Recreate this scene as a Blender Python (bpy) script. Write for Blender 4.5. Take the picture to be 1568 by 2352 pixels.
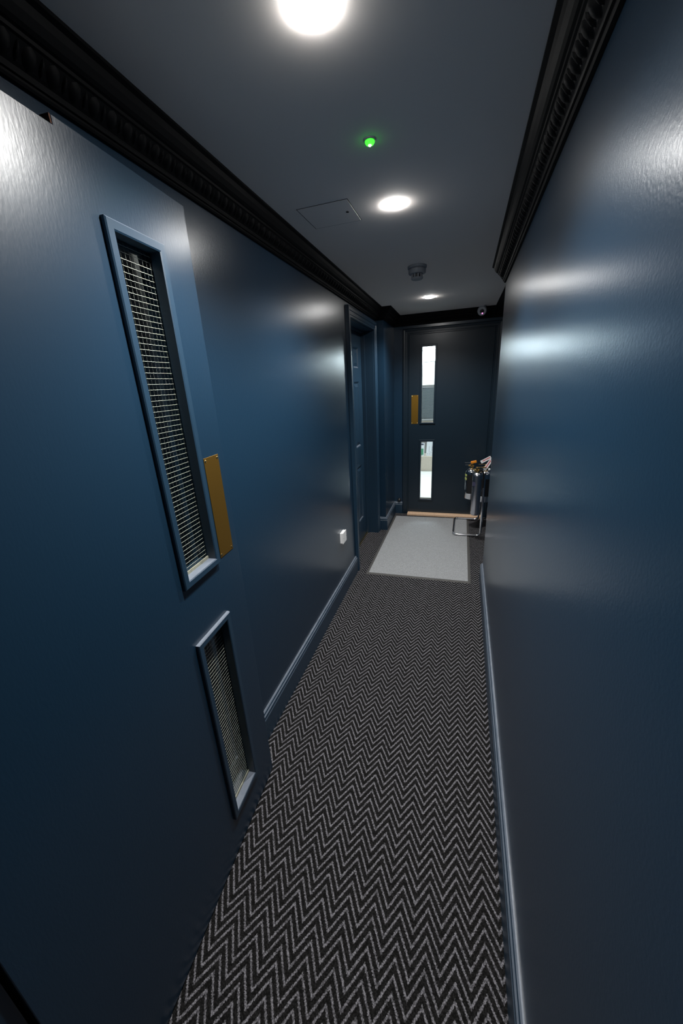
import bpy, bmesh, math, random
from mathutils import Vector, Matrix, Euler
random.seed(7)
for o in list(bpy.data.objects): bpy.data.objects.remove(o)
SC = bpy.context.scene
COL = SC.collection

# ------------------------------------------------------------------ camera
F_PX, YAW, PITCH, ROLL, CAM_H = 843.7, 0.3157, -0.3347, -0.0555, 1.5529
fwd = Vector((-math.sin(YAW) * math.cos(PITCH), math.cos(YAW) * math.cos(PITCH), math.sin(PITCH)))
rgt = Vector((math.cos(YAW), math.sin(YAW), 0))
upv = rgt.cross(fwd)
r2 = math.cos(ROLL) * rgt + math.sin(ROLL) * upv
u2 = -math.sin(ROLL) * rgt + math.cos(ROLL) * upv
cam = bpy.data.cameras.new('camera')
cam.sensor_fit = 'VERTICAL'
cam.sensor_height = 36
cam.lens = 36 * F_PX / 2352
cam.clip_start = 0.01
cam_o = bpy.data.objects.new('camera', cam)
M = Matrix((r2, u2, -fwd)).transposed().to_4x4()
M.translation = (0, 0, CAM_H)
cam_o.matrix_world = M
COL.objects.link(cam_o)
SC.camera = cam_o

# ------------------------------------------------------------------ light and exposure
world = bpy.data.worlds.new('world')
SC.world = world
world.use_nodes = True
world.node_tree.nodes['Background'].inputs[0].default_value = (0.02, 0.025, 0.03, 1)
world.node_tree.nodes['Background'].inputs[1].default_value = 0.3
SC.view_settings.view_transform = 'Standard'
SC.view_settings.look = 'None'
SC.view_settings.exposure = 0.0
SC.view_settings.gamma = 1
SC.view_settings.use_curve_mapping = False
SPOT_W = 82.0          # each recessed downlight
SPOT_DEG = 142
SPOT_BLEND = 0.85
LIGHT_RGB = (1.0, 0.99, 0.965)
LENS_EMIT = 150.0       # the visible glass of a downlight
LOBBY_EMIT = 2.5      # added unseen panel that brightens the lobby behind the end door

# ------------------------------------------------------------------ dimensions (metres; x right, y down the corridor)
H = 2.1905             # ceiling
XL = -0.796            # left wall
def XR(y): return 0.207 + 0.0101 * y
YB = -1.3              # back of the corridor
YE = 2.82              # right wall ends, recess begins
XREC = 0.37            # recess wall
YN, XN = 3.755, -0.715 # nib on the left
W = 4.33               # end wall
ZC, CP = 2.094, 0.085  # cornice bottom, projection

# ------------------------------------------------------------------ materials
def new_mat(name):
    m = bpy.data.materials.new(name)
    m.use_nodes = True
    nt = m.node_tree
    return m, nt, nt.nodes['Principled BSDF']
def N(nt, t, **kw):
    n = nt.nodes.new(t)
    for k, v in kw.items(): setattr(n, k, v)
    return n
def noise_bump(nt, b, scale, strength, dist, detail=2, stretch=None):
    tc = N(nt, 'ShaderNodeTexCoord')
    nz = N(nt, 'ShaderNodeTexNoise')
    nz.inputs['Scale'].default_value = scale
    nz.inputs['Detail'].default_value = detail
    if stretch:
        mp = N(nt, 'ShaderNodeMapping')
        mp.inputs['Scale'].default_value = stretch
        nt.links.new(tc.outputs['Object'], mp.inputs[0]); nt.links.new(mp.outputs[0], nz.inputs['Vector'])
    else:
        nt.links.new(tc.outputs['Object'], nz.inputs['Vector'])
    bp = N(nt, 'ShaderNodeBump')
    bp.inputs['Strength'].default_value = strength
    bp.inputs['Distance'].default_value = dist
    nt.links.new(nz.outputs[0], bp.inputs['Height'])
    nt.links.new(bp.outputs[0], b.inputs['Normal'])
    return nz
def simple(name, rgb, rough=0.5, metal=0.0, spec=0.5, bump=None, vary=0.0):
    m, nt, b = new_mat(name)
    b.inputs['Base Color'].default_value = (*rgb, 1)
    b.inputs['Roughness'].default_value = rough
    b.inputs['Metallic'].default_value = metal
    b.inputs['Specular IOR Level'].default_value = spec
    if bump: noise_bump(nt, b, *bump)
    if vary:
        tc = N(nt, 'ShaderNodeTexCoord'); nz = N(nt, 'ShaderNodeTexNoise')
        nz.inputs['Scale'].default_value = 60; nz.inputs['Detail'].default_value = 4
        nt.links.new(tc.outputs['Object'], nz.inputs['Vector'])
        rp = N(nt, 'ShaderNodeMapRange')
        rp.inputs['To Min'].default_value = 1 - vary; rp.inputs['To Max'].default_value = 1 + vary
        nt.links.new(nz.outputs[0], rp.inputs[0])
        mx = N(nt, 'ShaderNodeVectorMath', operation='SCALE')
        mx.inputs[0].default_value = rgb
        nt.links.new(rp.outputs[0], mx.inputs['Scale'])
        nt.links.new(mx.outputs[0], b.inputs['Base Color'])
    return m
def emit(name, rgb, s):
    m, nt, b = new_mat(name)
    b.inputs['Base Color'].default_value = (*rgb, 1)
    b.inputs['Emission Color'].default_value = (*rgb, 1)
    b.inputs['Emission Strength'].default_value = s
    return m

NAVY = (0.0074, 0.0248, 0.0485)
M_WALL = simple('navy_wall_paint', NAVY, 0.285, spec=0.65, bump=(170, 0.12, 0.002, 3))
M_DOOR = simple('navy_door_paint', NAVY, 0.30, spec=0.65, bump=(110, 0.10, 0.002, 3, (2, 2, 0.6)))
M_TRIM = simple('navy_gloss_trim', (0.0115, 0.033, 0.060), 0.34, spec=0.7, bump=(40, 0.06, 0.002, 2))
M_DOORE = simple('blue_black_door_paint', (0.0085, 0.018, 0.0285), 0.32, bump=(60, 0.08, 0.002, 3, (3, 3, 0.35)))
def pale_tops(m, rgb, amount):
    """mixes a paler, noise-broken tint into the colour of upward faces"""
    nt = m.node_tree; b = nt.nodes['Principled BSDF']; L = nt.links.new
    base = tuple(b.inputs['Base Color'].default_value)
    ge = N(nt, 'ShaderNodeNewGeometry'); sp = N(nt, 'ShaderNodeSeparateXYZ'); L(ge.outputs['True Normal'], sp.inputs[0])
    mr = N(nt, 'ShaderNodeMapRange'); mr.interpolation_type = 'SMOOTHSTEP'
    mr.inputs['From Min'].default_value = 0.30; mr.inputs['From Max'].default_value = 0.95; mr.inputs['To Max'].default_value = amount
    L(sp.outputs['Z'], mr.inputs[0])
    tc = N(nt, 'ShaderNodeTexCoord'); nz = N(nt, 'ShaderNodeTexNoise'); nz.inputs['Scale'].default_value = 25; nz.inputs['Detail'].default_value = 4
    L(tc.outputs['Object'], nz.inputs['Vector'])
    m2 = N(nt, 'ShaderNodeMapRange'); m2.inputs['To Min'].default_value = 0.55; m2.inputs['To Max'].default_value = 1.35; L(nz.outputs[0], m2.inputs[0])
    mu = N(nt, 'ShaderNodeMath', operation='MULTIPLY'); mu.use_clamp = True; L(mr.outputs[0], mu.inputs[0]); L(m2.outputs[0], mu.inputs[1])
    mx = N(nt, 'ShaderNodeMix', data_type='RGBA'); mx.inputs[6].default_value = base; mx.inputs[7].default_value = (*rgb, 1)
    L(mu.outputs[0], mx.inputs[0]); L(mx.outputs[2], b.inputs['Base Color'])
pale_tops(M_TRIM, (0.20, 0.225, 0.27), 0.8)  # paler base colour on upward trim faces
M_CORN = simple('shade_dark_cornice', (0.0016, 0.0018, 0.0024), 0.6, spec=0.12, bump=(120, 0.1, 0.002, 2))  # near-black colour holds the shade above the downlight beams
M_CEIL = simple('grey_ceiling_paint', (0.88, 0.83, 0.79), 0.85, spec=0.2, bump=(300, 0.05, 0.001, 2))
M_SEAM = simple('shadow_gap', (0.01, 0.01, 0.012), 0.9)
M_BRASS = simple('aged_brass', (0.30, 0.168, 0.030), 0.50, 1.0, bump=(900, 0.05, 0.0005, 2))
M_BRASSB = simple('bright_brass', (0.85, 0.62, 0.28), 0.22, 1.0)
M_STEEL = simple('polished_steel', (0.80, 0.80, 0.82), 0.12, 1.0)
M_BRUSH = simple('satin_steel', (0.60, 0.60, 0.64), 0.27, 1.0)
M_WIRE = simple('galvanised_wire', (0.56, 0.57, 0.51), 0.5, 0.25)
M_ETCH = simple('etched_glass_mark', (0.045, 0.055, 0.055), 0.6)
M_BLACK = simple('black_plastic', (0.012, 0.012, 0.013), 0.4)
M_WHITE = simple('white_plastic', (0.78, 0.78, 0.78), 0.35)
M_GREYP = simple('grey_painted_plastic', (0.30, 0.32, 0.35), 0.5)
M_ORANGE = simple('orange_plastic', (0.85, 0.27, 0.01), 0.4)
M_RED = simple('red_print', (0.55, 0.03, 0.03), 0.5)
M_GREENP = simple('green_print', (0.05, 0.30, 0.16), 0.6)
M_LIME = simple('yellow_green_label', (0.48, 0.55, 0.16), 0.5)
M_INK = simple('dark_print', (0.05, 0.05, 0.10), 0.6)
M_PAPER = simple('white_paper', (0.80, 0.82, 0.86), 0.8)
M_CARD = simple('brown_cardboard', (0.62, 0.54, 0.45), 0.85, vary=0.15)
M_WOODT = simple('pale_wood', (0.74, 0.50, 0.33), 0.5, vary=0.2)
M_RAWW = simple('raw_wood', (0.16, 0.06, 0.03), 0.8, vary=0.3)
M_CREAM = simple('cream_tape', (0.26, 0.26, 0.20), 0.6, vary=0.5)
M_LOBW = simple('lobby_white', (0.28, 0.28, 0.28), 0.7)
M_LOBF = simple('lobby_floor_white', (0.85, 0.84, 0.80), 0.4)
M_GREYB = simple('grey_board', (0.085, 0.11, 0.125), 0.6, vary=0.3)
M_RUBBER = simple('grey_rubber', (0.06, 0.058, 0.055), 0.7)
M_LENS = emit('downlight_glass', (1.0, 0.99, 0.97), LENS_EMIT)
M_GLED = emit('green_led', (0.03, 1.0, 0.02), 3.5)
M_GLEDC = emit('green_led_core', (0.55, 1.0, 0.5), 12.0)
M_PINK = emit('infrared_led', (0.9, 0.35, 0.75), 1.2)
M_DAY = emit('daylight_window', (0.80, 0.90, 1.0), 36.0)
M_DAY2 = emit('frosted_daylight_pane', (0.92, 0.96, 1.0), 0.95)
M_PANEL = emit('added_lobby_glow', (1.0, 1.0, 1.0), LOBBY_EMIT)

def glass_mat(name, tint):
    m = bpy.data.materials.new(name); m.use_nodes = True
    nt = m.node_tree
    nt.nodes.remove(nt.nodes['Principled BSDF'])
    out = nt.nodes['Material Output']
    tr = N(nt, 'ShaderNodeBsdfTransparent'); tr.inputs[0].default_value = (*tint, 1)
    gl = N(nt, 'ShaderNodeBsdfGlossy'); gl.inputs['Roughness'].default_value = 0.03
    fr = N(nt, 'ShaderNodeFresnel'); fr.inputs[0].default_value = 1.5
    mx = N(nt, 'ShaderNodeMixShader')
    ge = N(nt, 'ShaderNodeNewGeometry')
    iv = N(nt, 'ShaderNodeMath', operation='SUBTRACT'); iv.inputs[0].default_value = 1.0
    nt.links.new(ge.outputs['Backfacing'], iv.inputs[1])
    mu = N(nt, 'ShaderNodeMath', operation='MULTIPLY')      # only the outer faces mirror, no inner total reflection
    nt.links.new(fr.outputs[0], mu.inputs[0]); nt.links.new(iv.outputs[0], mu.inputs[1])
    nt.links.new(mu.outputs[0], mx.inputs[0]); nt.links.new(tr.outputs[0], mx.inputs[1]); nt.links.new(gl.outputs[0], mx.inputs[2])
    nt.links.new(mx.outputs[0], out.inputs[0])
    return m
M_GLASS = glass_mat('wired_glass', (0.93, 0.97, 0.95))

def carpet_mat():
    m, nt, b = new_mat('herringbone_carpet')
    L = nt.links.new
    tc = N(nt, 'ShaderNodeTexCoord')
    # wobble of the tufts
    nz = N(nt, 'ShaderNodeTexNoise'); nz.inputs['Scale'].default_value = 300; nz.inputs['Detail'].default_value = 3
    L(tc.outputs['Object'], nz.inputs['Vector'])
    sub = N(nt, 'ShaderNodeVectorMath', operation='SUBTRACT'); sub.inputs[1].default_value = (.5, .5, .5)
    L(nz.outputs['Color'], sub.inputs[0])
    sca = N(nt, 'ShaderNodeVectorMath', operation='SCALE'); sca.inputs['Scale'].default_value = 0.0095
    L(sub.outputs[0], sca.inputs[0])
    add = N(nt, 'ShaderNodeVectorMath', operation='ADD')
    L(tc.outputs['Object'], add.inputs[0]); L(sca.outputs[0], add.inputs[1])
    sp = N(nt, 'ShaderNodeSeparateXYZ'); L(add.outputs[0], sp.inputs[0])
    def math_(op, a, bb):
        n = N(nt, 'ShaderNodeMath', operation=op)
        for i, v in enumerate((a, bb)):
            if v is None: continue
            if isinstance(v, (int, float)): n.inputs[i].default_value = v
            else: L(v, n.inputs[i])
        return n.outputs[0]
    PX, PY, RISE = 0.0815, 0.0332, 1.95
    xs = math_('ADD', sp.outputs['X'], 0.0815 * 40 - 0.0650)
    tri = math_('PINGPONG', math_('MULTIPLY', xs, 2 / PX), 1.0)       # 0 at the peaks
    v = math_('ADD', math_('MULTIPLY', sp.outputs['Y'], 1 / PY), math_('MULTIPLY', tri, RISE))
    fr = math_('FRACT', math_('ADD', v, 100.49), None)
    d = math_('ABSOLUTE', math_('SUBTRACT', fr, 0.5), None)             # 0 mid stripe
    mr = N(nt, 'ShaderNodeMapRange'); mr.interpolation_type = 'SMOOTHSTEP'
    mr.inputs['From Min'].default_value = 0.10; mr.inputs['From Max'].default_value = 0.21
    mr.inputs['To Min'].default_value = 1; mr.inputs['To Max'].default_value = 0
    L(d, mr.inputs[0])
    # tuft rows
    vz = N(nt, 'ShaderNodeTexVoronoi'); vz.inputs['Scale'].default_value = 240
    L(tc.outputs['Object'], vz.inputs['Vector'])
    tuft = N(nt, 'ShaderNodeMapRange'); tuft.inputs['From Max'].default_value = 0.75
    tuft.inputs['To Min'].default_value = 1.35; tuft.inputs['To Max'].default_value = 0.3
    L(vz.outputs['Distance'], tuft.inputs[0])
    mx = N(nt, 'ShaderNodeMix', data_type='RGBA')
    mx.inputs[6].default_value = (0.015, 0.0145, 0.0145, 1); mx.inputs[7].default_value = (0.215, 0.208, 0.228, 1)
    L(mr.outputs[0], mx.inputs[0])
    sc = N(nt, 'ShaderNodeVectorMath', operation='SCALE')
    L(mx.outputs[2], sc.inputs[0]); L(tuft.outputs[0], sc.inputs['Scale'])
    L(sc.outputs[0], b.inputs['Base Color'])
    b.inputs['Roughness'].default_value = 0.95
    b.inputs['Specular IOR Level'].default_value = 0.1
    bp = N(nt, 'ShaderNodeBump'); bp.inputs['Strength'].default_value = 0.5; bp.inputs['Distance'].default_value = 0.003
    L(tuft.outputs[0], bp.inputs['Height']); L(bp.outputs[0], b.inputs['Normal'])
    return m
M_CARPET = carpet_mat()
def mat_pile():
    m, nt, b = new_mat('grey_mat_pile')
    L = nt.links.new
    tc = N(nt, 'ShaderNodeTexCoord')
    mp = N(nt, 'ShaderNodeMapping'); mp.inputs['Scale'].default_value = (420, 130, 90)
    L(tc.outputs['Object'], mp.inputs[0])
    nz = N(nt, 'ShaderNodeTexNoise'); nz.inputs['Scale'].default_value = 1; nz.inputs['Detail'].default_value = 3
    L(mp.outputs[0], nz.inputs['Vector'])
    cr = N(nt, 'ShaderNodeValToRGB')
    cr.color_ramp.elements[0].position = 0.3; cr.color_ramp.elements[0].color = (0.18, 0.185, 0.19, 1)
    cr.color_ramp.elements[1].position = 0.7; cr.color_ramp.elements[1].color = (0.37, 0.38, 0.39, 1)
    L(nz.outputs[0], cr.inputs[0]); L(cr.outputs[0], b.inputs['Base Color'])
    b.inputs['Roughness'].default_value = 0.95; b.inputs['Specular IOR Level'].default_value = 0.1
    bp = N(nt, 'ShaderNodeBump'); bp.inputs['Strength'].default_value = 0.3; bp.inputs['Distance'].default_value = 0.002
    L(nz.outputs[0], bp.inputs['Height']); L(bp.outputs[0], b.inputs['Normal'])
    return m
M_MAT = mat_pile()

# ------------------------------------------------------------------ builders
class MB:
    """collects verts and faces, then links ONE mesh object"""
    def __init__(s): s.v = []; s.f = []
    def add(s, v, f):
        k = len(s.v); s.v += [tuple(p) for p in v]; s.f += [tuple(i + k for i in q) for q in f]; return s
    def box(s, x0, x1, y0, y1, z0, z1):
        v = [(x, y, z) for z in (z0, z1) for y in (y0, y1) for x in (x0, x1)]
        return s.add(v, [(0, 2, 3, 1), (4, 5, 7, 6), (0, 1, 5, 4), (2, 6, 7, 3), (0, 4, 6, 2), (1, 3, 7, 5)])
    def prism(s, pts, z0, z1):
        n = len(pts)
        v = [(x, y, z0) for x, y in pts] + [(x, y, z1) for x, y in pts]
        f = [tuple(reversed(range(n))), tuple(range(n, 2 * n))] + [(i, (i + 1) % n, n + (i + 1) % n, n + i) for i in range(n)]
        return s.add(v, f)
    def lathe(s, prof, c=(0, 0, 0), ax=(0, 0, 1), seg=24):
        ax = Vector(ax).normalized()
        t = Vector((1, 0, 0)) if abs(ax.x) < .9 else Vector((0, 1, 0))
        a = ax.cross(t).normalized(); b = ax.cross(a); c = Vector(c)
        v = []; f = []; n = len(prof)
        for r, h in prof:
            for k in range(seg):
                th = 2 * math.pi * k / seg
                v.append(c + ax * h + (a * math.cos(th) + b * math.sin(th)) * max(r, 1e-5))
        for i in range(n - 1):
            for k in range(seg):
                k2 = (k + 1) % seg
                f.append((i * seg + k, i * seg + k2, (i + 1) * seg + k2, (i + 1) * seg + k))
        f.append(tuple(reversed(range(seg)))); f.append(tuple(range((n - 1) * seg, n * seg)))
        return s.add(v, f)
    def tube(s, pts, r, seg=10, closed=False):
        pts = [Vector(p) for p in pts]; n = len(pts); v = []; f = []
        ref = None
        for i, p in enumerate(pts):
            if closed: d = (pts[(i + 1) % n] - pts[i - 1]).normalized()
            else: d = (pts[min(i + 1, n - 1)] - pts[max(i - 1, 0)]).normalized()
            if ref is None: ref = Vector((0, 0, 1)) if abs(d.z) < .9 else Vector((1, 0, 0))
            a = (ref - d * ref.dot(d)).normalized(); ref = a; b = d.cross(a)
            rr = r[i] if isinstance(r, (list, tuple)) else r
            for k in range(seg):
                th = 2 * math.pi * k / seg
                v.append(p + (a * math.cos(th) + b * math.sin(th)) * rr)
        for i in range(n if closed else n - 1):
            j = (i + 1) % n
            for k in range(seg):
                k2 = (k + 1) % seg
                f.append((i * seg + k, i * seg + k2, j * seg + k2, j * seg + k))
        if not closed:
            f.append(tuple(reversed(range(seg)))); f.append(tuple(range((n - 1) * seg, n * seg)))
        return s.add(v, f)
    def sweep(s, path, prof, to3, closed=False):
        """mitred sweep of profile (offset to the right of the path, height) along a planar path"""
        n = len(path); P = [Vector(p) for p in path]; m = len(prof); v = []; f = []
        for i in range(n):
            ds = []
            if closed or i > 0: ds.append((P[i] - P[i - 1]).normalized())
            if closed or i < n - 1: ds.append((P[(i + 1) % n] - P[i]).normalized())
            ns = [Vector((d.y, -d.x)) for d in ds]
            if len(ns) == 1: mt = ns[0]
            else:
                mt = ns[0] + ns[1]; mt = mt / (mt.dot(ns[0]))
            for o, h in prof:
                q = P[i] + mt * o; v.append(to3(q.x, q.y, h))
        for i in range(n if closed else n - 1):
            j = (i + 1) % n
            for k in range(m):
                k2 = (k + 1) % m
                f.append((i * m + k, i * m + k2, j * m + k2, j * m + k))
        if not closed:
            f.append(tuple(reversed(range(m)))); f.append(tuple(range((n - 1) * m, n * m)))
        return s.add(v, f)
    def grid(s, ys, zs, solid, x0, x1):
        """slab in the yz plane from cells; only outer faces"""
        idx = {}
        def vid(x, i, j):
            k = (x, i, j)
            if k not in idx: idx[k] = len(s.v); s.v.append((x, ys[i], zs[j]))
            return idx[k]
        ny, nz = len(ys) - 1, len(zs) - 1
        ok = lambda i, j: 0 <= i < ny and 0 <= j < nz and solid((ys[i] + ys[i + 1]) / 2, (zs[j] + zs[j + 1]) / 2)
        for i in range(ny):
            for j in range(nz):
                if not ok(i, j): continue
                for x in (x0, x1): s.f.append(tuple(vid(x, a, b) for a, b in ((i, j), (i + 1, j), (i + 1, j + 1), (i, j + 1))))
                for di, dj, e in ((-1, 0, ((i, j), (i, j + 1))), (1, 0, ((i + 1, j), (i + 1, j + 1))), (0, -1, ((i, j), (i + 1, j))), (0, 1, ((i, j + 1), (i + 1, j + 1)))):
                    if not ok(i + di, j + dj):
                        s.f.append((vid(x0, *e[0]), vid(x0, *e[1]), vid(x1, *e[1]), vid(x1, *e[0])))
        return s
    def build(s, name, mat, parent=None, smooth=False, bevel=0, loc=None):
        me = bpy.data.meshes.new(name)
        me.from_pydata(s.v, [], s.f); me.update()
        bm = bmesh.new(); bm.from_mesh(me); bmesh.ops.recalc_face_normals(bm, faces=bm.faces); bm.to_mesh(me); bm.free()
        me.materials.append(mat)
        if smooth:
            for p in me.polygons: p.use_smooth = True
            try: me.set_sharp_from_angle(angle=math.radians(38))
            except Exception: pass
        o = bpy.data.objects.new(name, me); COL.objects.link(o)
        if parent: o.parent = parent
        if loc: o.location = loc
        if bevel:
            bv = o.modifiers.new('bevel', 'BEVEL'); bv.width = bevel; bv.segments = 2; bv.limit_method = 'ANGLE'; bv.angle_limit = math.radians(40)
        return o
def tag(o, label=None, cat=None, group=None, kind=None):
    if label: o['label'] = label
    if cat: o['category'] = cat
    if group: o['group'] = group
    if kind: o['kind'] = kind
    return o
def empty(name, loc=(0, 0, 0), rz=0.0):
    o = bpy.data.objects.new(name, None); o.location = loc; o.rotation_euler = (0, 0, rz); o.empty_display_size = 0.05
    COL.objects.link(o); return o
def copy_tree(o, parent=None):
    c = o.copy(); COL.objects.link(c)
    if parent: c.parent = parent
    for ch in [x for x in bpy.data.objects if x.parent == o]: copy_tree(ch, c)
    return c

# ================================================================== THE SETTING
tag(MB().box(-0.97, 0.53, YB, 4.345, -0.06, 0.0).build('floor', M_CARPET), 'dark grey carpet with light grey herringbone stripes', 'floor', kind='structure')
tag(MB().box(-0.97, 0.53, YB - 0.1, 4.44, H, H + 0.1).build('ceiling', M_CEIL), 'plain grey painted corridor ceiling with three downlights', 'ceiling', kind='structure')
OY0, OY1, OZ = 2.82, 3.675, 2.03          # opening of the panelled door in the left wall
b = MB().grid([YB, OY0, OY1, YN], [0, OZ, H], lambda y, z: not (OY0 < y < OY1 and z < OZ), -0.97, XL)
b.box(-0.97, XN, YN, W, 0, H)
tag(b.build('wall_left', M_WALL), 'navy painted left wall behind the open door', 'wall', kind='structure')
tag(MB().prism([(XR(YB), YB), (XR(YE), YE), (XREC, YE), (XREC, W + .1), (0.53, W + .1), (0.53, YB)], 0, H).build('wall_right', M_WALL), 'glossy navy right wall with soft lamp reflections', 'wall', kind='structure')
EX0, EX1, EZ = -0.572, 0.321, 2.035       # opening of the end door
b = MB()
for x0, x1, z0, z1 in ((-0.97, EX0, 0, H), (EX1, XREC, 0, H), (EX0, EX1, EZ, H)): b.box(x0, x1, W, W + 0.1, z0, z1)
tag(b.build('wall_end', M_WALL), 'navy end wall around the far door', 'wall', kind='structure')
tag(MB().box(-0.97, 0.53, YB - 0.1, YB, 0, H).build('wall_back', M_WALL), 'navy wall closing the corridor behind the camera', 'wall', kind='structure')

# cornices: swept profile with a carved egg row
CPROF = [(0, ZC), (.009, ZC), (.012, 2.098), (.012, 2.102), (.017, 2.103), (.019, 2.108), (.019, 2.112), (.024, 2.116), (.044, 2.141), (.049, 2.143),
         (.050, 2.149), (.056, 2.151), (.062, 2.156), (.070, 2.168), (.075, 2.180), (.080, 2.182), (CP, 2.184), (CP, H), (0, H)]
def cornice(name, path, label):
    ident = lambda u, v, h: (u, v, h)
    o = MB().sweep(path, CPROF, ident).build(name, M_CORN)
    tag(o, label, 'cornice', kind='structure')
    e = MB()
    for a, c in zip(path[:-1], path[1:]):
        a = Vector(a); c = Vector(c); L = (c - a).length; d = (c - a) / L; nrm = Vector((d.y, -d.x))
        k = 0.055
        while k < L - 0.04:
            for (du, half, dep, hh) in ((0.0, .0135, .0060, .0185), (.0215, .0045, .005, .0160)):
                q = a + d * (k + du) + nrm * .0325; z = 2.1270
                out = (Vector((nrm.x, nrm.y, 0)) * .77 + Vector((0, 0, -.64))); upl = (Vector((nrm.x, nrm.y, 0)) * .64 + Vector((0, 0, .77)))
                c0 = Vector((q.x, q.y, z)); dd = Vector((d.x, d.y, 0))
                ring = [c0 + dd * half * math.cos(t) + upl * hh * math.sin(t) for t in [i * math.pi / 4 for i in range(8)]]
                mid = [c0 + out * dep * .8 + dd * half * .6 * math.cos(t) + upl * hh * .6 * math.sin(t) for t in [i * math.pi / 4 for i in range(8)]]
                e.add(ring + mid + [c0 + out * dep], [(i, (i + 1) % 8, 8 + (i + 1) % 8, 8 + i) for i in range(8)] + [(8 + i, 8 + (i + 1) % 8, 16) for i in range(8)])
            k += 0.043
    eo = e.build('carved_egg_row', M_CORN, o, smooth=True); eo['kind'] = 'stuff'
    return o
cornice('trim_1', [(XL, YB), (XL, YN), (XN, YN), (XN, W), (XREC, W), (XREC, YE)], 'shade-darkened carved cornice along the left wall and end wall')
cornice('trim_2', [(XR(YE), YE), (XR(YB), YB)], 'shade-darkened carved cornice above the right wall, cut off at its end')

SPROF = [(0, 0), (.0175, 0), (.0175, .112), (.0150, .116), (.0150, .119), (.0165, .122), (.0150, .130), (.0105, .1345), (.0105, .1365), (.0085, .142), (.004, .146), (0, .146)]
ident = lambda u, v, h: (u, v, h)
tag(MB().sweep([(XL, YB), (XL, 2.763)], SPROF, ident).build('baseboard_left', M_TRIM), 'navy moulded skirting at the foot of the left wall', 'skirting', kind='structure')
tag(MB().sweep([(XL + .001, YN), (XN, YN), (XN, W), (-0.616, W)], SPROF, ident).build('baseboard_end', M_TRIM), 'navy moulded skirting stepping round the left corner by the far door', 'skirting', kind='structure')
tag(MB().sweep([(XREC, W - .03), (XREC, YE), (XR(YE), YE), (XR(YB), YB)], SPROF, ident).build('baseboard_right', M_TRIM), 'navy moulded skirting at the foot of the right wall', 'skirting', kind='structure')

# architrave profile: (offset from the opening edge outwards, height off the wall)
APROF = [(0, 0), (0, .014), (.004, .017), (.010, .017), (.012, .0145), (.016, .0145), (.019, .018), (.040, .019), (.044, .024), (.060, .026), (.066, .024), (.070, .020), (.070, 0)]

# ------------------------------------------------------------------ fire doors with two wired vision panels (open one on the left, closed one at the end)
def mesh_wires(b, y0, y1, z0, z1, xc):
    p = 0.01265; r = 0.00048
    ny = int((y1 - y0) / p) + 1; nz = int((z1 - z0) / p) + 1
    def wire(pts, r):
        v = []; f = []
        for q in pts:
            for k in range(4):
                a = k * math.pi / 2 + .78
                c, s_ = math.cos(a) * r, math.sin(a) * r
                v.append((q[0] + c, q[1] + (s_ if wire.vert else 0), q[2] + (0 if wire.vert else s_)))
        for i in range(len(pts) - 1):
            for k in range(4): f.append((i * 4 + k, i * 4 + (k + 1) % 4, i * 4 + 4 + (k + 1) % 4, i * 4 + 4 + k))
        b.add(v, f)
    for j in range(nz):
        z = z0 + .005 + j * p
        if z > z1: break
        wire.vert = False
        n = ny * 2
        wire([(xc + (.0003 if k % 2 else -.0002), y0 + (y1 - y0) * k / n, z + (.0002 if k % 2 else -.0002)) for k in range(n + 1)], r)
    for i in range(ny):
        y = y0 + .004 + i * p
        if y > y1: break
        wire.vert = True
        n = 24
        wire([(xc + (.0004 if k % 2 else -.0004), y, z0 + (z1 - z0) * k / n) for k in range(n + 1)], r * .2)
DW, DT = 0.851, 0.044
PANES = ((0.5564, 0.7288, 1.0584, 1.8813), (0.5564, 0.7288, 0.1566, 0.8817))
PLATE = (0.7454, 0.8214, 1.0615, 1.3735)
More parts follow.
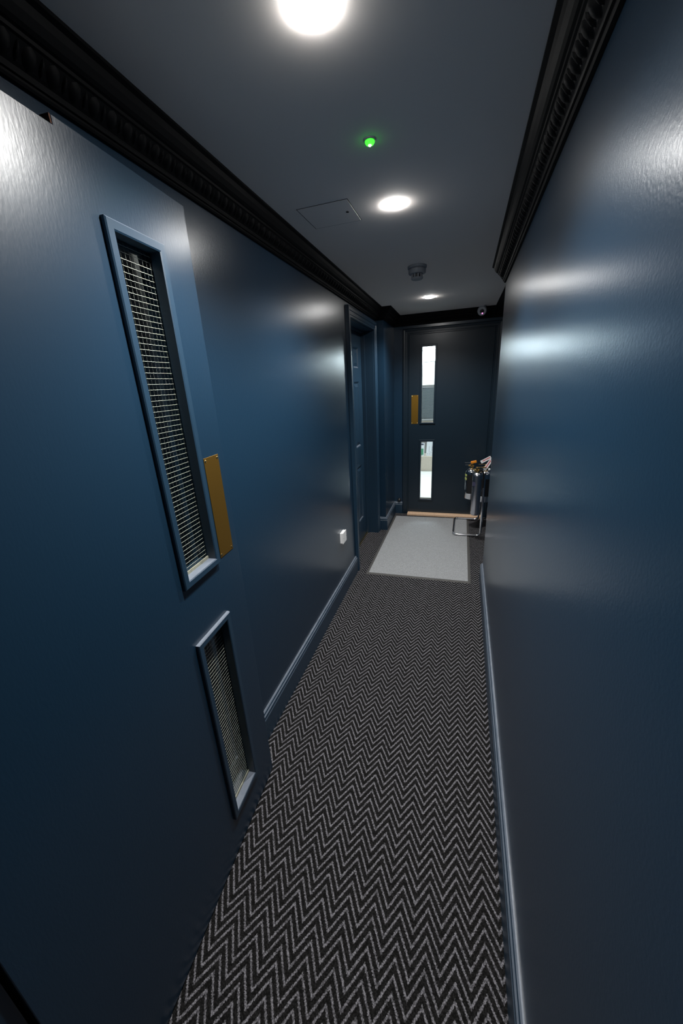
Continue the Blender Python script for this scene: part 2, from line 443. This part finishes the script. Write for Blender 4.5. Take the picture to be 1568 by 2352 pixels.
def fire_door(root, sx, notch, M_DOOR, zbot=0.008):
    """local y from the hinge to the leading edge, corridor face at x = 0, sx = +1 when the corridor is on +x"""
    BI = 0.0205
    ys = [0, 0.496, PANES[0][0] + BI - .002, PANES[0][1] - BI + .002, DW]
    zs = [zbot, PANES[1][2] + BI - .002, PANES[1][3] - BI + .002, PANES[0][2] + BI - .002, PANES[0][3] - BI + .002, 1.986, 2.0]
    def solid(y, z):
        if notch and y < 0.496 and z > 1.986: return False
        for y0, y1, z0, z1 in PANES:
            if y0 + BI - .003 < y < y1 - BI + .003 and z0 + BI - .003 < z < z1 - BI + .003: return False
        return True
    leaf = MB().grid(ys, zs, solid, 0, -sx * DT).build('leaf', M_DOOR, root, bevel=0.0015)
    if notch:
        MB().box(-sx * .0435, -sx * .0005, .4930, .4957, 1.9862, 1.9995).build('raw_wood_edge', M_RAWW, root)['label'] = 'bare brown wood where the top edge steps up'
    for y0, y1, z0, z1 in PANES:
        BP = [(0, -.0005), (0, .0085), (.0025, .011), (.0175, .011), (BI, .009), (BI, -.0175), (BI - .002, -.0175), (BI - .002, -.0005)]
        path = [(y0, z0), (y0, z1), (y1, z1), (y1, z0)]
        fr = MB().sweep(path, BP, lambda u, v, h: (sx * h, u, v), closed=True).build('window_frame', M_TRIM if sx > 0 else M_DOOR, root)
        MB().sweep(path, BP, lambda u, v, h: (sx * (-DT - h), u, v), closed=True).build('rear_bead', M_DOOR, fr)
        iy0, iy1, iz0, iz1 = y0 + BI - .0015, y1 - BI + .0015, z0 + BI - .0015, z1 - BI + .0015
        xg = -sx * 0.0215
        MB().box(xg - .0032, xg + .0032, iy0, iy1, iz0, iz1).build('glass_pane', M_GLASS, fr)
        w = MB(); mesh_wires(w, iy0, iy1, iz0, iz1, xg)
        wo = w.build('wire_mesh', M_WIRE, fr); wo['kind'] = 'stuff'
        x0 = -sx * .0181
        g = MB().box(min(x0, x0 + sx * .003), max(x0, x0 + sx * .003), y0 + BI, y1 - BI, z0 + BI, z0 + BI + .009).build('glazing_tape', M_CREAM, fr)
        g['label'] = 'pale glazing tape along the foot of the glass'
    # etched roundel in the lower corner of the upper pane
    y0, y1, z0, z1 = PANES[0]
    e = MB(); cx = -sx * .0178; cy, cz = y1 - BI - .034, z0 + BI + .048
    ring = lambda r: [(cx, cy + r * math.cos(t), cz + r * math.sin(t)) for t in [i * math.pi / 10 for i in range(20)]]
    e.tube(ring(.0105), .00025, 4, True); e.tube(ring(.0085), .00018, 4, True)
    e.tube([(cx, cy - .004, cz - .005), (cx, cy - .001, cz + .005), (cx, cy + .001, cz - .001), (cx, cy + .004, cz + .005)], .0003, 4)
    e.tube([(cx, cy - .005, cz), (cx, cy + .005, cz - .001)], .0003, 4)
    e.build('etched_mark', M_ETCH, root)
    y0, y1, z0, z1 = PLATE
    pl = MB().box(min(0, sx * .0016), max(0, sx * .0016), y0, y1, z0, z1).build('push_plate', M_BRASS, root, bevel=0.0006)
    for yy in (y0 + .007, y1 - .007):
        for zz in (z0 + .009, z1 - .009):
            MB().lathe([(.0042, 0), (.0042, .0006), (.003, .0016), (.0008, .002)], (sx * .0014, yy, zz), (sx, 0, 0), 10).build('screw', M_BRASSB, pl, smooth=True)['label'] = 'bright brass screw head'

TH = math.atan(0.0701)
YH = 0.125
d1 = tag(empty('door_1', (-0.694 + 0.0701 * (0.974 - YH), YH, 0), TH), 'navy fire door standing open against the left wall, two wired glass slots', 'door', kind='structure')
fire_door(d1, 1, True, M_DOOR)
d3 = tag(empty('door_3', (0.302, W - 0.008, 0.020), math.pi / 2), 'closed navy fire door in the end wall, two lit glass slots', 'door', kind='structure')
fire_door(d3, -1, False, M_DOORE, 0.006)
fr = MB().sweep([(EX0 + .022, 0), (EX0 + .022, EZ - .032), (EX1 - .017, EZ - .032), (EX1 - .017, 0)], [(-o, h) for o, h in [(p[0] * .9, p[1]) for p in APROF]],
                lambda u, v, h: (u, W - h, v)).build('trim_3', M_DOORE)
tag(fr, 'dark moulded architrave round the far fire door', 'door frame', kind='structure')
b = MB()
b.box(EX0, EX0 + .021, W, W + .1, 0, EZ); b.box(EX1 - .017, EX1, W, W + .1, 0, EZ); b.box(EX0 + .021, EX1 - .017, W, W + .1, EZ - .011, EZ)
b.box(EX0 + .021, EX0 + .036, W + .042, W + .065, 0, EZ - .011); b.box(EX1 - .032, EX1 - .017, W + .042, W + .065, 0, EZ - .011)
b.box(EX0 + .021, EX1 - .017, W + .038, W + .065, EZ - .045, EZ - .011)
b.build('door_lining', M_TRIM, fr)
tag(MB().box(EX0 + .022, EX1 - .018, 4.246, W + .1, 0.0005, 0.0245).build('threshold', M_WOODT, bevel=0.003), 'bare pale wood threshold strip under the far door', 'threshold')
# jamb of the doorway that the open door hangs in
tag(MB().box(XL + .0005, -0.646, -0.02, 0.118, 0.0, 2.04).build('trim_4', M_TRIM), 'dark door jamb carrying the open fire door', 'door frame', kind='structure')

# ------------------------------------------------------------------ six-panel door in the left wall
LX, LY0, LY1 = -0.910, 2.850, 3.645
d2 = tag(empty('door_2', (LX, LY0, 0.006)), 'closed navy six-panel door in the left wall', 'door', kind='structure')
cols = [(0.115, 0.325), (0.470, 0.680)]
cols = [(0.115, 0.290), (0.505, 0.680)]
rows = [(0.215, 0.775), (0.965, 1.560), (1.675, 1.850)]
ys = sorted([0, LY1 - LY0 - .003] + [c for p in cols for c in p]); zs = sorted([0, 1.985] + [c for p in rows for c in p])
inp = lambda y, z: any(a < y < c for a, c in cols) and any(a < z < c for a, c in rows)
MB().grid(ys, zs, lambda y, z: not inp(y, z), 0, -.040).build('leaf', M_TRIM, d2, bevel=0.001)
for a, c in cols:
    for e, f in rows:
        b = MB(); loops = [(0, -.0002), (.006, -.003), (.014, -.011), (.020, -.011), (.042, -.003), (.044, -.002)]
        v = []
        for ins, x in loops: v += [(x, a + ins, e + ins), (x, c - ins, e + ins), (x, c - ins, f - ins), (x, a + ins, f - ins)]
        v += [(-.038, a, e), (-.038, c, e), (-.038, c, f), (-.038, a, f)]
        n = len(loops); F = [(i * 4 + k, i * 4 + (k + 1) % 4, i * 4 + 4 + (k + 1) % 4, i * 4 + 4 + k) for i in range(n - 1) for k in range(4)]
        F += [tuple((n - 1) * 4 + k for k in range(4)), tuple(n * 4 + k for k in range(4))] + [(k, (k + 1) % 4, n * 4 + (k + 1) % 4, n * 4 + k) for k in range(4)]
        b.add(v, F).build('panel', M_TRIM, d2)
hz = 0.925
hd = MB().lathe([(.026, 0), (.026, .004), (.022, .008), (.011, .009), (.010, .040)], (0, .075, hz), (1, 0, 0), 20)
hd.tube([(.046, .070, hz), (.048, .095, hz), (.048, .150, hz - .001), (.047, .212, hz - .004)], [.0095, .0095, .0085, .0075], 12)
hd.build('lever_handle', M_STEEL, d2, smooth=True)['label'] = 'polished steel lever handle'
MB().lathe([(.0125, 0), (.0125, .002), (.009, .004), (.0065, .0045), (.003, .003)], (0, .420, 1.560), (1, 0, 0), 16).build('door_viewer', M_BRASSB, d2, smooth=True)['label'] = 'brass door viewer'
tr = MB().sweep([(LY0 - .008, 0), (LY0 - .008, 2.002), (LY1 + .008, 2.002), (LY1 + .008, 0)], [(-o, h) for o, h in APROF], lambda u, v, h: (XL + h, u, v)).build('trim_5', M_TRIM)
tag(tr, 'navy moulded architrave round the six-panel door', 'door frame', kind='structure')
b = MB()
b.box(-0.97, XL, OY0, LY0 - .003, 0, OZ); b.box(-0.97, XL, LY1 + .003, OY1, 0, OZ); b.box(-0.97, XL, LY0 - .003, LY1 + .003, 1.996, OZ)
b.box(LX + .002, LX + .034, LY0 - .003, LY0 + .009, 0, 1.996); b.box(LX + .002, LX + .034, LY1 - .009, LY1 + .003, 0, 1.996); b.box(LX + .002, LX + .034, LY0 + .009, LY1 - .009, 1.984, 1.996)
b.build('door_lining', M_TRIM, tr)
tag(MB().box(LX + .003, LX + .016, LY0 + .001, LY1 - .001, 0.0005, 0.006).build('carpet_bar', M_BRASSB), 'thin brass carpet bar at the foot of the six-panel door', 'threshold')

# ------------------------------------------------------------------ lobby seen through the end door's glass
LY = 7.0
b = MB(); b.box(-1.9, -1.8, W + .1, LY, 0, 2.6); b.box(1.3, 1.4, W + .1, LY, 0, 2.6); b.box(-1.9, 1.4, LY, LY + .1, 0, 2.6)
b.box(-1.9, -0.97, W + .1, W + .2, 0, 2.6); b.box(0.53, 1.4, W + .1, W + .2, 0, 2.6); b.box(-0.97, 0.53, W + .1, W + .12, H + .1, 2.6)
tag(b.build('wall_lobby', M_LOBW), 'white lobby walls behind the far door glass', 'wall', kind='structure')
tag(MB().box(-1.9, 1.4, W + .015, LY, -0.06, 0.0).build('floor_lobby', M_LOBF), 'white lobby floor seen through the far door', 'floor', kind='structure')
tag(MB().box(-1.9, 1.4, W + .1, LY, 2.6, 2.7).build('ceiling_lobby', M_LOBW), 'white lobby ceiling behind the far door', 'ceiling', kind='structure')
lp = tag(empty('added_lobby_light', (-0.4, 5.7, 2.6)), 'unseen square light panel added to brighten the lobby', 'ceiling light')  # out-of-view emitter added to light the lobby
b = MB(); b.box(-.62, .62, -.62, -.6, -.03, 0); b.box(-.62, .62, .6, .62, -.03, 0); b.box(-.62, -.6, -.6, .6, -.03, 0); b.box(.6, .62, -.6, .6, -.03, 0)
b.build('frame', M_WHITE, lp)
MB().box(-.6, .6, -.6, .6, -.02, -.005).build('diffuser', M_PANEL, lp)
wn = tag(empty('window_1', (-0.35, LY, 1.56)), 'bright daylight window high on the lobby wall', 'window', kind='structure')
MB().box(-1.2, 1.2, -.012, -.004, .283, .95).build('pane', M_DAY, wn)
MB().box(-1.2, 1.2, -.012, -.004, -.10, .275).build('lower_pane', M_DAY2, wn)
b = MB()
for z0, z1 in ((-.125, -.10), (.275, .283), (.95, 1.0)): b.box(-1.25, 1.25, -.03, -.001, z0, z1)
b.box(-1.25, -1.2, -.03, -.001, -.10, .95); b.box(1.2, 1.25, -.03, -.001, -.10, .95)
b.build('frame', M_LOBW, wn)
# things on the far side of the lobby
YL = 6.62
cb = tag(empty('cardboard_box', (-0.52, YL + .17, 0)), 'beige cardboard box on the lobby floor, seen through the lower glass', 'box')
MB().box(-.30, .30, -.17, .17, 0, .255).build('carton', M_CARD, cb, bevel=.004)
b = MB(); b.box(-.30, .30, -.17, -.004, .2552, .2585); b.box(-.30, .30, .004, .17, .2552, .2585); b.build('flap', M_CARD, cb)
def leaflet(name, x0, x1, zb, h, tilt, label, ink):
    r = tag(empty(name, ((x0 + x1) / 2, YL + .05, zb), 0), label, 'leaflet', 'printed sheets on the cardboard box')
    r.rotation_euler = (math.radians(-8), math.radians(tilt), 0)
    w = (x1 - x0) / 2
    MB().box(-w, w, -.0006, .0006, 0, h).build('sheet', M_PAPER, r)
    for mt, (a, c, e, f) in ink:
        MB().box(a, c, -.0012, -.0007, e, f).build('print', mt, r)
leaflet('leaflet', -0.655, -0.565, .262, .23, 0, 'green and white leaflet on the lobby box, left one', [(M_GREENP, (-.01, .03, .02, .13)), (M_GREENP, (-.035, .0, .015, .06)), (M_INK, (-.04, .03, .19, .215))])
leaflet('leaflet', -0.535, -0.425, .262, .29, 3, 'white leaflet with a dark printed box, right one', [(M_INK, (-.01, -.006, .08, .17)), (M_INK, (-.01, .045, .068, .072)), (M_INK, (.038, .042, .09, .17)), (M_GREYP, (-.035, -.022, .03, .042)), (M_GREYP, (0.0, .013, .03, .042))])
nb = tag(empty('notice_board', (-0.52, LY, 0.885)), 'grey board on the lobby wall behind the upper glass', 'notice board')
MB().box(-.36, .36, -.022, -.002, 0, .52).build('board', M_GREYB, nb)
b = MB().sweep([(-.38, -.02), (-.38, .54), (.38, .54), (.38, -.02)], [(0, .002), (0, .024), (.008, .024), (.008, .002)], lambda u, v, h: (u, -h, v), closed=True)
b.build('frame', M_PAPER, nb)

# ================================================================== THINGS
# recessed downlights
def downlight(x, y, label):
    r = tag(empty('downlight', (x, y, H)), label, 'ceiling light', 'recessed downlights down the corridor')
    MB().lathe([(.0435, 0), (.0432, -.0006), (.0425, -.0008), (.0410, -.0007), (.0400, -.0004), (.0400, 0)], (0, 0, 0), (0, 0, 1), 32).build('bezel', M_WHITE, r, smooth=True)
    MB().lathe([(.0415, -.0003), (.0410, -.003), (.032, -.0068), (.017, -.0095), (.002, -.0105)], (0, 0, 0), (0, 0, 1), 28).build('lens', M_LENS, r, smooth=True)['label'] = 'glowing white lens'
    l = bpy.data.lights.new('lamp', 'SPOT'); l.energy = SPOT_W; l.color = LIGHT_RGB; l.spot_size = math.radians(SPOT_DEG); l.spot_blend = SPOT_BLEND; l.shadow_soft_size = .03
    lo = bpy.data.objects.new('lamp', l); COL.objects.link(lo); lo.parent = r; lo.location = (0, 0, -.045)
    return r
downlight(-0.284, 0.865, 'large glaring recessed downlight nearest the camera at the top')
downlight(-0.275, 1.706, 'middle recessed downlight in the ceiling beside the hatch')
downlight(-0.282, 3.505, 'farthest small recessed downlight in front of the end wall')

# emergency light indicator
g = tag(empty('emergency_light', (-0.276, 1.283, H)), 'small round ceiling indicator glowing bright green', 'indicator light')
MB().lathe([(.0175, 0), (.0175, -.002), (.0155, -.0035), (.012, -.0035)], (0, 0, 0), (0, 0, 1), 24).build('bezel', M_GREYP, g, smooth=True)
MB().lathe([(.0135, -.002), (.0132, -.006), (.0105, -.010), (.004, -.012), (.0008, -.0122)], (0, 0, 0), (0, 0, 1), 20).build('green_lens', M_GLED, g, smooth=True)
MB().lathe([(.0045, -.0115), (.0045, -.013), (.0025, -.0145), (.0005, -.0148)], (0, 0, 0), (0, 0, 1), 14).build('led_core', M_GLEDC, g, smooth=True)

# smoke detector
s = tag(empty('smoke_detector', (-0.283, 2.575, H)), 'round grey smoke detector on the ceiling between downlights', 'smoke detector')
MB().lathe([(.056, 0), (.056, -.010), (.053, -.013), (.046, -.014)], (0, 0, 0), (0, 0, 1), 32).build('base', M_GREYP, s, smooth=True)
MB().lathe([(.047, -.014), (.0505, -.018), (.0505, -.036), (.047, -.041), (.036, -.043)], (0, 0, 0), (0, 0, 1), 32).build('body', M_GREYP, s, smooth=True)
b = MB()
for k in range(10):
    a = k * math.pi / 5
    c, q = math.cos(a), math.sin(a)
    b.add([(c * r - q * w, q * r + c * w, z) for r in (.027, .034) for w in (-.004, .004) for z in (-.042, -.062)], [(0, 1, 3, 2), (4, 6, 7, 5), (0, 4, 5, 1), (2, 3, 7, 6), (0, 2, 6, 4), (1, 5, 7, 3)])
b.build('vent_rib', M_GREYP, s)
MB().lathe([(.036, -.0605), (.036, -.064), (.030, -.070), (.010, -.072), (.001, -.072)], (0, 0, 0), (0, 0, 1), 28).build('cap', M_GREYP, s, smooth=True)
MB().lathe([(.025, -.042), (.025, -.062)], (0, 0, 0), (0, 0, 1), 20).build('chamber', M_BLACK, s, smooth=True)
MB().lathe([(.0025, 0), (.0025, .003), (.0008, .0045)], (.030, -.034, -.040), (.5, -.6, -.6), 10).build('indicator', M_STEEL, s, smooth=True)

# ceiling access hatch
h = tag(empty('ceiling_hatch', (-0.530, 1.690, H), math.radians(-1)), 'square access hatch with a keyhole in the ceiling by the middle downlight', 'access hatch')
b = MB()
for x0, x1, y0, y1 in ((-.1025, .1025, -.1025, -.1005), (-.1025, .1025, .1005, .1025), (-.1025, -.1005, -.1005, .1005), (.1005, .1025, -.1005, .1005)): b.box(x0, x1, y0, y1, -.0006, 0)
b.build('gap', M_SEAM, h)
MB().box(-.0995, .0995, -.0995, .0995, -.0012, -.0001).build('panel', M_CEIL, h)
MB().lathe([(.006, -.001), (.006, -.003), (.003, -.0035)], (.072, 0, 0), (0, 0, 1), 14).build('lock', M_BLACK, h, smooth=True)

# turret security camera
cx, cy, cz = 0.160, 4.205, 2.148
c = tag(empty('security_camera', (cx, cy, H)), 'small grey turret security camera by the cornice above the far door', 'camera')
MB().lathe([(.036, 0), (.036, -.006), (.030, -.010)], (0, 0, 0), (0, 0, 1), 28).build('mount', M_GREYP, c, smooth=True)
ax = Vector((-.10, -.86, -.35)).normalized(); c0 = Vector((0, 0, cz - H))
MB().lathe([(.012, -.040), (.030, -.034), (.041, -.018), (.044, 0), (.042, .012), (.037, .018), (.031, .018)], c0, ax, 28).build('ball_housing', M_GREYP, c, smooth=True)
MB().lathe([(.0305, .010), (.0305, .0165), (.022, .017), (.013, .020), (.010, .021), (.001, .021)], c0, ax, 24).build('lens_face', M_BLACK, c, smooth=True)
MB().lathe([(.0065, .0165), (.0065, .0195), (.003, .021)], c0 + Vector((.004, 0, -.019)), ax, 12).build('infrared_led', M_PINK, c, smooth=True)['label'] = 'glowing pink light'

# white socket plate
s = tag(empty('wall_socket', (XL, 2.405, 0.478)), 'white square socket plate low on the left wall', 'socket')
MB().box(0, .018, -.041, .041, -.041, .041).build('back_box', M_WHITE, s, bevel=.003)
MB().box(.0182, .0265, -.043, .043, -.043, .043).build('face_plate', M_WHITE, s, bevel=.003)
for yy in (-.030, .030): MB().lathe([(.003, 0), (.003, .0008), (.001, .0012)], (.0265, yy, 0), (1, 0, 0), 10).build('screw', M_STEEL, s)

# door stop on the end wall skirting
ds = tag(empty('door_stop', (-0.655, W, 0.172)), 'small dark round door stop just above the corner skirting', 'door stop')
MB().lathe([(.021, 0), (.021, .010), (.018, .022), (.010, .030), (.001, .032)], (0, -.0005, 0), (0, -1, 0), 20).build('dome', M_BLACK, ds, smooth=True)
MB().lathe([(.003, .031), (.003, .033), (.001, .034)], (0, 0, 0), (0, -1, 0), 10).build('screw', M_STEEL, ds)

# door mat
m = tag(empty('door_mat', (0, 0, 0)), 'grey ribbed entrance mat with dark rubber edge before the far door', 'mat')
MX = [(-0.702, 2.728), (0.153, 2.737), (0.160, 4.232), (-0.692, 4.212)]
def inset(P, d):
    cxm = sum(p[0] for p in P) / 4; cym = sum(p[1] for p in P) / 4
    return [(p[0] + (d if p[0] < cxm else -d), p[1] + (d if p[1] < cym else -d)) for p in P]
o_, i_ = MX, inset(MX, .022)
v = [(x, y, 0.0006) for x, y in o_] + [(x, y, .0025) for x, y in inset(MX, .003)] + [(x, y, .0052) for x, y in i_] + [(x, y, 0.0006) for x, y in i_]
MB().add(v, [(a * 4 + k, a * 4 + (k + 1) % 4, a * 4 + 4 + (k + 1) % 4, a * 4 + 4 + k) for a in range(3) for k in range(4)] + [(k, 12 + k, 12 + (k + 1) % 4, (k + 1) % 4) for k in range(4)]).build('rubber_edge', M_RUBBER, m)
MB().prism(inset(MX, .0222), .0008, .0075).build('pile', M_MAT, m)

# ------------------------------------------------------------------ extinguisher stand
def arc_loop(pts, r, n=6):
    """round the corners of a 3-D polyline"""
    P = [Vector(p) for p in pts]; out = [P[0]]
    for i in range(1, len(P) - 1):
        a = (P[i - 1] - P[i]).normalized(); c = (P[i + 1] - P[i]).normalized()
        p0, p2 = P[i] + a * r, P[i] + c * r
        for k in range(n + 1):
            t = k / n
            out.append(p0.lerp(P[i], t).lerp(P[i].lerp(p2, t), t))
    out.append(P[-1]); return out
TR = 0.0115
st = tag(empty('extinguisher_stand', (0.14, 3.95, 0)), 'chrome tube floor stand carrying three fire extinguishers', 'stand')
S = lambda x, y, z: (x - .14, y - 3.95, z)
zb = 0.0085 + TR
path = [S(.262, 3.700, .66), S(.262, 3.700, zb), S(-.003, 3.700, zb), S(.004, 4.190, zb), S(.262, 4.180, zb), S(.262, 4.180, .66)]
MB().tube(arc_loop(path, .045), TR, 14).build('tube_frame', M_STEEL, st, smooth=True)
MB().tube([S(.262, 3.700, .320), S(.262, 4.180, .320)], .008, 10).build('rail', M_STEEL, st, smooth=True)
for x, y, x1 in ((.283, 3.865, .30), (.152, 3.950, .15)):
    b = MB().tube([S(.262, y, .329), S(x1 if x > .2 else .150, y, .329)], .006, 8)
    b.lathe([(.040, .335), (.040, .339)], S(x, y, 0), (0, 0, 1), 20)
    b.build('support', M_STEEL, st, smooth=True)
MB().tube([S(.258, 3.700, .50), S(.2480, 3.683, .50), S(.2400, 3.674, .50)], .005, 8).build('hook', M_STEEL, st, smooth=True)
for y in (3.700, 4.180): MB().lathe([(TR + .001, .658), (TR + .001, .668), (TR * .6, .674), (.001, .675)], S(.262, y, 0), (0, 0, 1), 14).build('end_cap', M_BLACK, st, smooth=True)
for x, y in ((.20, 3.700), (.03, 3.700), (.20, 4.183), (.035, 4.188)): MB().lathe([(.008, 0.0005 if x > .16 else .0078), (.010, .004 if x > .16 else .009), (.010, .0095)], S(x, y, 0), (0, 0, 1), 12).build('foot', M_BLACK, st)

def extinguisher(name, x, y, z0, z1, r, label, mat, band, lab, tagdir, lever=True):
    e = tag(empty(name, (x, y, z0)), label, 'extinguisher', 'fire extinguishers on the stand')
    h = z1 - z0
    prof = [(r * .80, 0), (r * .93, .004), (r, .014), (r, h - r * .95)]
    for k in range(1, 7):
        a = k / 6 * math.pi / 2
        prof.append((max(r * math.cos(a), .017), h - r * .95 + r * .80 * math.sin(a)))
    MB().lathe(prof, (0, 0, 0), (0, 0, 1), 36).build('cylinder', mat, e, smooth=True)
    top = h - r * .15
    v = MB().lathe([(.020, top - .004), (.020, top + .012), (.015, top + .014), (.015, top + .034), (.020, top + .036), (.020, top + .046), (.007, top + .050)], (0, 0, 0), (0, 0, 1), 18)
    v.tube([(0, 0, top + .024), (-.038, -.012, top + .024)], .009, 12)
    v.tube([(0, 0, top + .026), (.014, -.030, top + .022)], .008, 12)
    v.build('valve', M_BRASSB, e, smooth=True)
    return e, top
# tall slim gas cylinder in front
e, top = extinguisher('fire_extinguisher', 0.193, 3.655, .262, .698, .0425, 'slim satin steel gas extinguisher in front, lowest on the stand', M_BRUSH, None, None, None)
MB().lathe([(.0428, .285), (.0428, .320)], (0, 0, 0), (0, 0, 1), 36).build('base_band', M_BRUSH, e, smooth=True)
b = MB()
for k in range(6):
    a0 = math.radians(196 + k * 9); a1 = math.radians(196 + (k + 1) * 9); R = .0430
    b.add([(R * math.cos(a0), R * math.sin(a0), .300), (R * math.cos(a1), R * math.sin(a1), .300), (R * math.cos(a1), R * math.sin(a1), .340), (R * math.cos(a0), R * math.sin(a0), .340)], [(0, 1, 2, 3)])
b.build('label', M_INK, e)['label'] = 'dark label on the side'
MB().box(-.010, .075, -.008, .008, top + .046, top + .051).build('lever', M_BRASSB, e, bevel=.001)
MB().tube(arc_loop([(.0, .012, top + .02), (.045, .02, top + .012), (.062, .02, top - .05), (.058, .014, top - .16)], .02), .008, 10).build('horn', M_BLACK, e, smooth=True)
def lime_patch(e, z0, z1):
    b = MB()
    for k in range(5):
        a0 = math.radians(178 + k * 9); a1 = math.radians(178 + (k + 1) * 9); R = .0645
        b.add([(R * math.cos(a0), R * math.sin(a0), z0), (R * math.cos(a1), R * math.sin(a1), z0), (R * math.cos(a1), R * math.sin(a1), z1), (R * math.cos(a0), R * math.sin(a0), z1)], [(0, 1, 2, 3)])
    b.build('band', M_LIME, e)['label'] = 'yellow-green label patch'
def label_plate(e, p0, p1, wid, nm='tag'):
    """white plate with red lettering, from p0 to p1, standing on edge and facing the camera"""
    p0, p1 = Vector(p0), Vector(p1); d = (p1 - p0).normalized(); n = Vector((.05, -1, .15)); n = (n - d * n.dot(d)).normalized(); u = n.cross(d)
    if u.z < 0: u = -u
    def quad(b, a0, a1, w0, w1, h0, h1):
        v = [p0 + d * a + u * w + n * hh for hh in (h0, h1) for w in (w0, w1) for a in (a0, a1)]
        b.add(v, [(0, 2, 3, 1), (4, 5, 7, 6), (0, 1, 5, 4), (2, 6, 7, 3), (0, 4, 6, 2), (1, 3, 7, 5)])
    L = (p1 - p0).length
    b = MB(); quad(b, 0, L, -wid / 2, wid / 2, -.001, .001); o = b.build(nm, M_WHITE, e); o['label'] = 'white tag with red lettering'
    b = MB(); a = L * .18
    rnd = random.Random(3)
    while a < L * .90:
        w = rnd.uniform(.005, .009); lo_ = rnd.uniform(.0, .003)
        quad(b, a, min(a + w, L * .92), lo_ - .004, lo_ + .006, .0011, .0016); a += w + .0022
    b.build('lettering', M_RED, o)
label_plate(e, (.058, .0, .452), (.118, .03, .545), .030)
# left extinguisher
e, top = extinguisher('fire_extinguisher', .152, 3.950, .340, .680, .064, 'left polished steel extinguisher with a yellow-green patch and orange tag', M_STEEL, None, None, None)
for z0, z1 in ((.205, .232), (.245, .268)): lime_patch(e, z0, z1)
b = MB()
for k in range(12):
    a0 = math.radians(226 + k * 9); a1 = math.radians(226 + (k + 1) * 9); R = .0645
    b.add([(R * math.cos(a0), R * math.sin(a0), .065), (R * math.cos(a1), R * math.sin(a1), .065), (R * math.cos(a1), R * math.sin(a1), .265), (R * math.cos(a0), R * math.sin(a0), .265)], [(0, 1, 2, 3)])
b.build('label', M_BLACK, e)['label'] = 'black instruction label'
MB().box(-.075, .012, -.012, .012, top + .050, top + .055).build('lever', M_STEEL, e, bevel=.001)
MB().box(-.070, .005, -.010, .010, top + .026, top + .030).build('carry_handle', M_STEEL, e, bevel=.001)
pin = MB().box(-.028, .028, -.007, .007, -.012, .012).build('safety_pin', M_ORANGE, e, bevel=.003, loc=(.012, -.023, top + .062))
pin.rotation_euler = (0, math.radians(-13), 0); pin['label'] = 'orange safety tag'
# right extinguisher
e, top = extinguisher('fire_extinguisher', .283, 3.865, .340, .680, .064, 'right polished steel extinguisher next to the wall end', M_STEEL, None, None, None)
b = MB()
for k in range(12):
    a0 = math.radians(205 + k * 9); a1 = math.radians(205 + (k + 1) * 9); R = .0645
    b.add([(R * math.cos(a0), R * math.sin(a0), .065), (R * math.cos(a1), R * math.sin(a1), .065), (R * math.cos(a1), R * math.sin(a1), .245), (R * math.cos(a0), R * math.sin(a0), .245)], [(0, 1, 2, 3)])
b.build('label', M_BLACK, e)['label'] = 'black instruction label'
MB().lathe([(.011, 0), (.011, .012), (.008, .016), (.001, .017)], (.026, -.045, top + .012), (0, -1, .2), 16).build('gauge', M_WHITE, e, smooth=True)['label'] = 'white gauge cap'
MB().tube([(0, 0, top + .02), (.020, -.02, top + .018), (.026, -.044, top + .013)], .004, 8).build('gauge_pipe', M_STEEL, e, smooth=True)
MB().box(-.075, .020, -.012, .012, top + .050, top + .055).build('lever', M_BRASSB, e, bevel=.001)
MB().box(-.070, .010, -.010, .010, top + .022, top + .027).build('carry_handle', M_BRASSB, e, bevel=.001)
label_plate(e, (-.055, -.01, top + .075), (.035, .0, top + .125), .030)
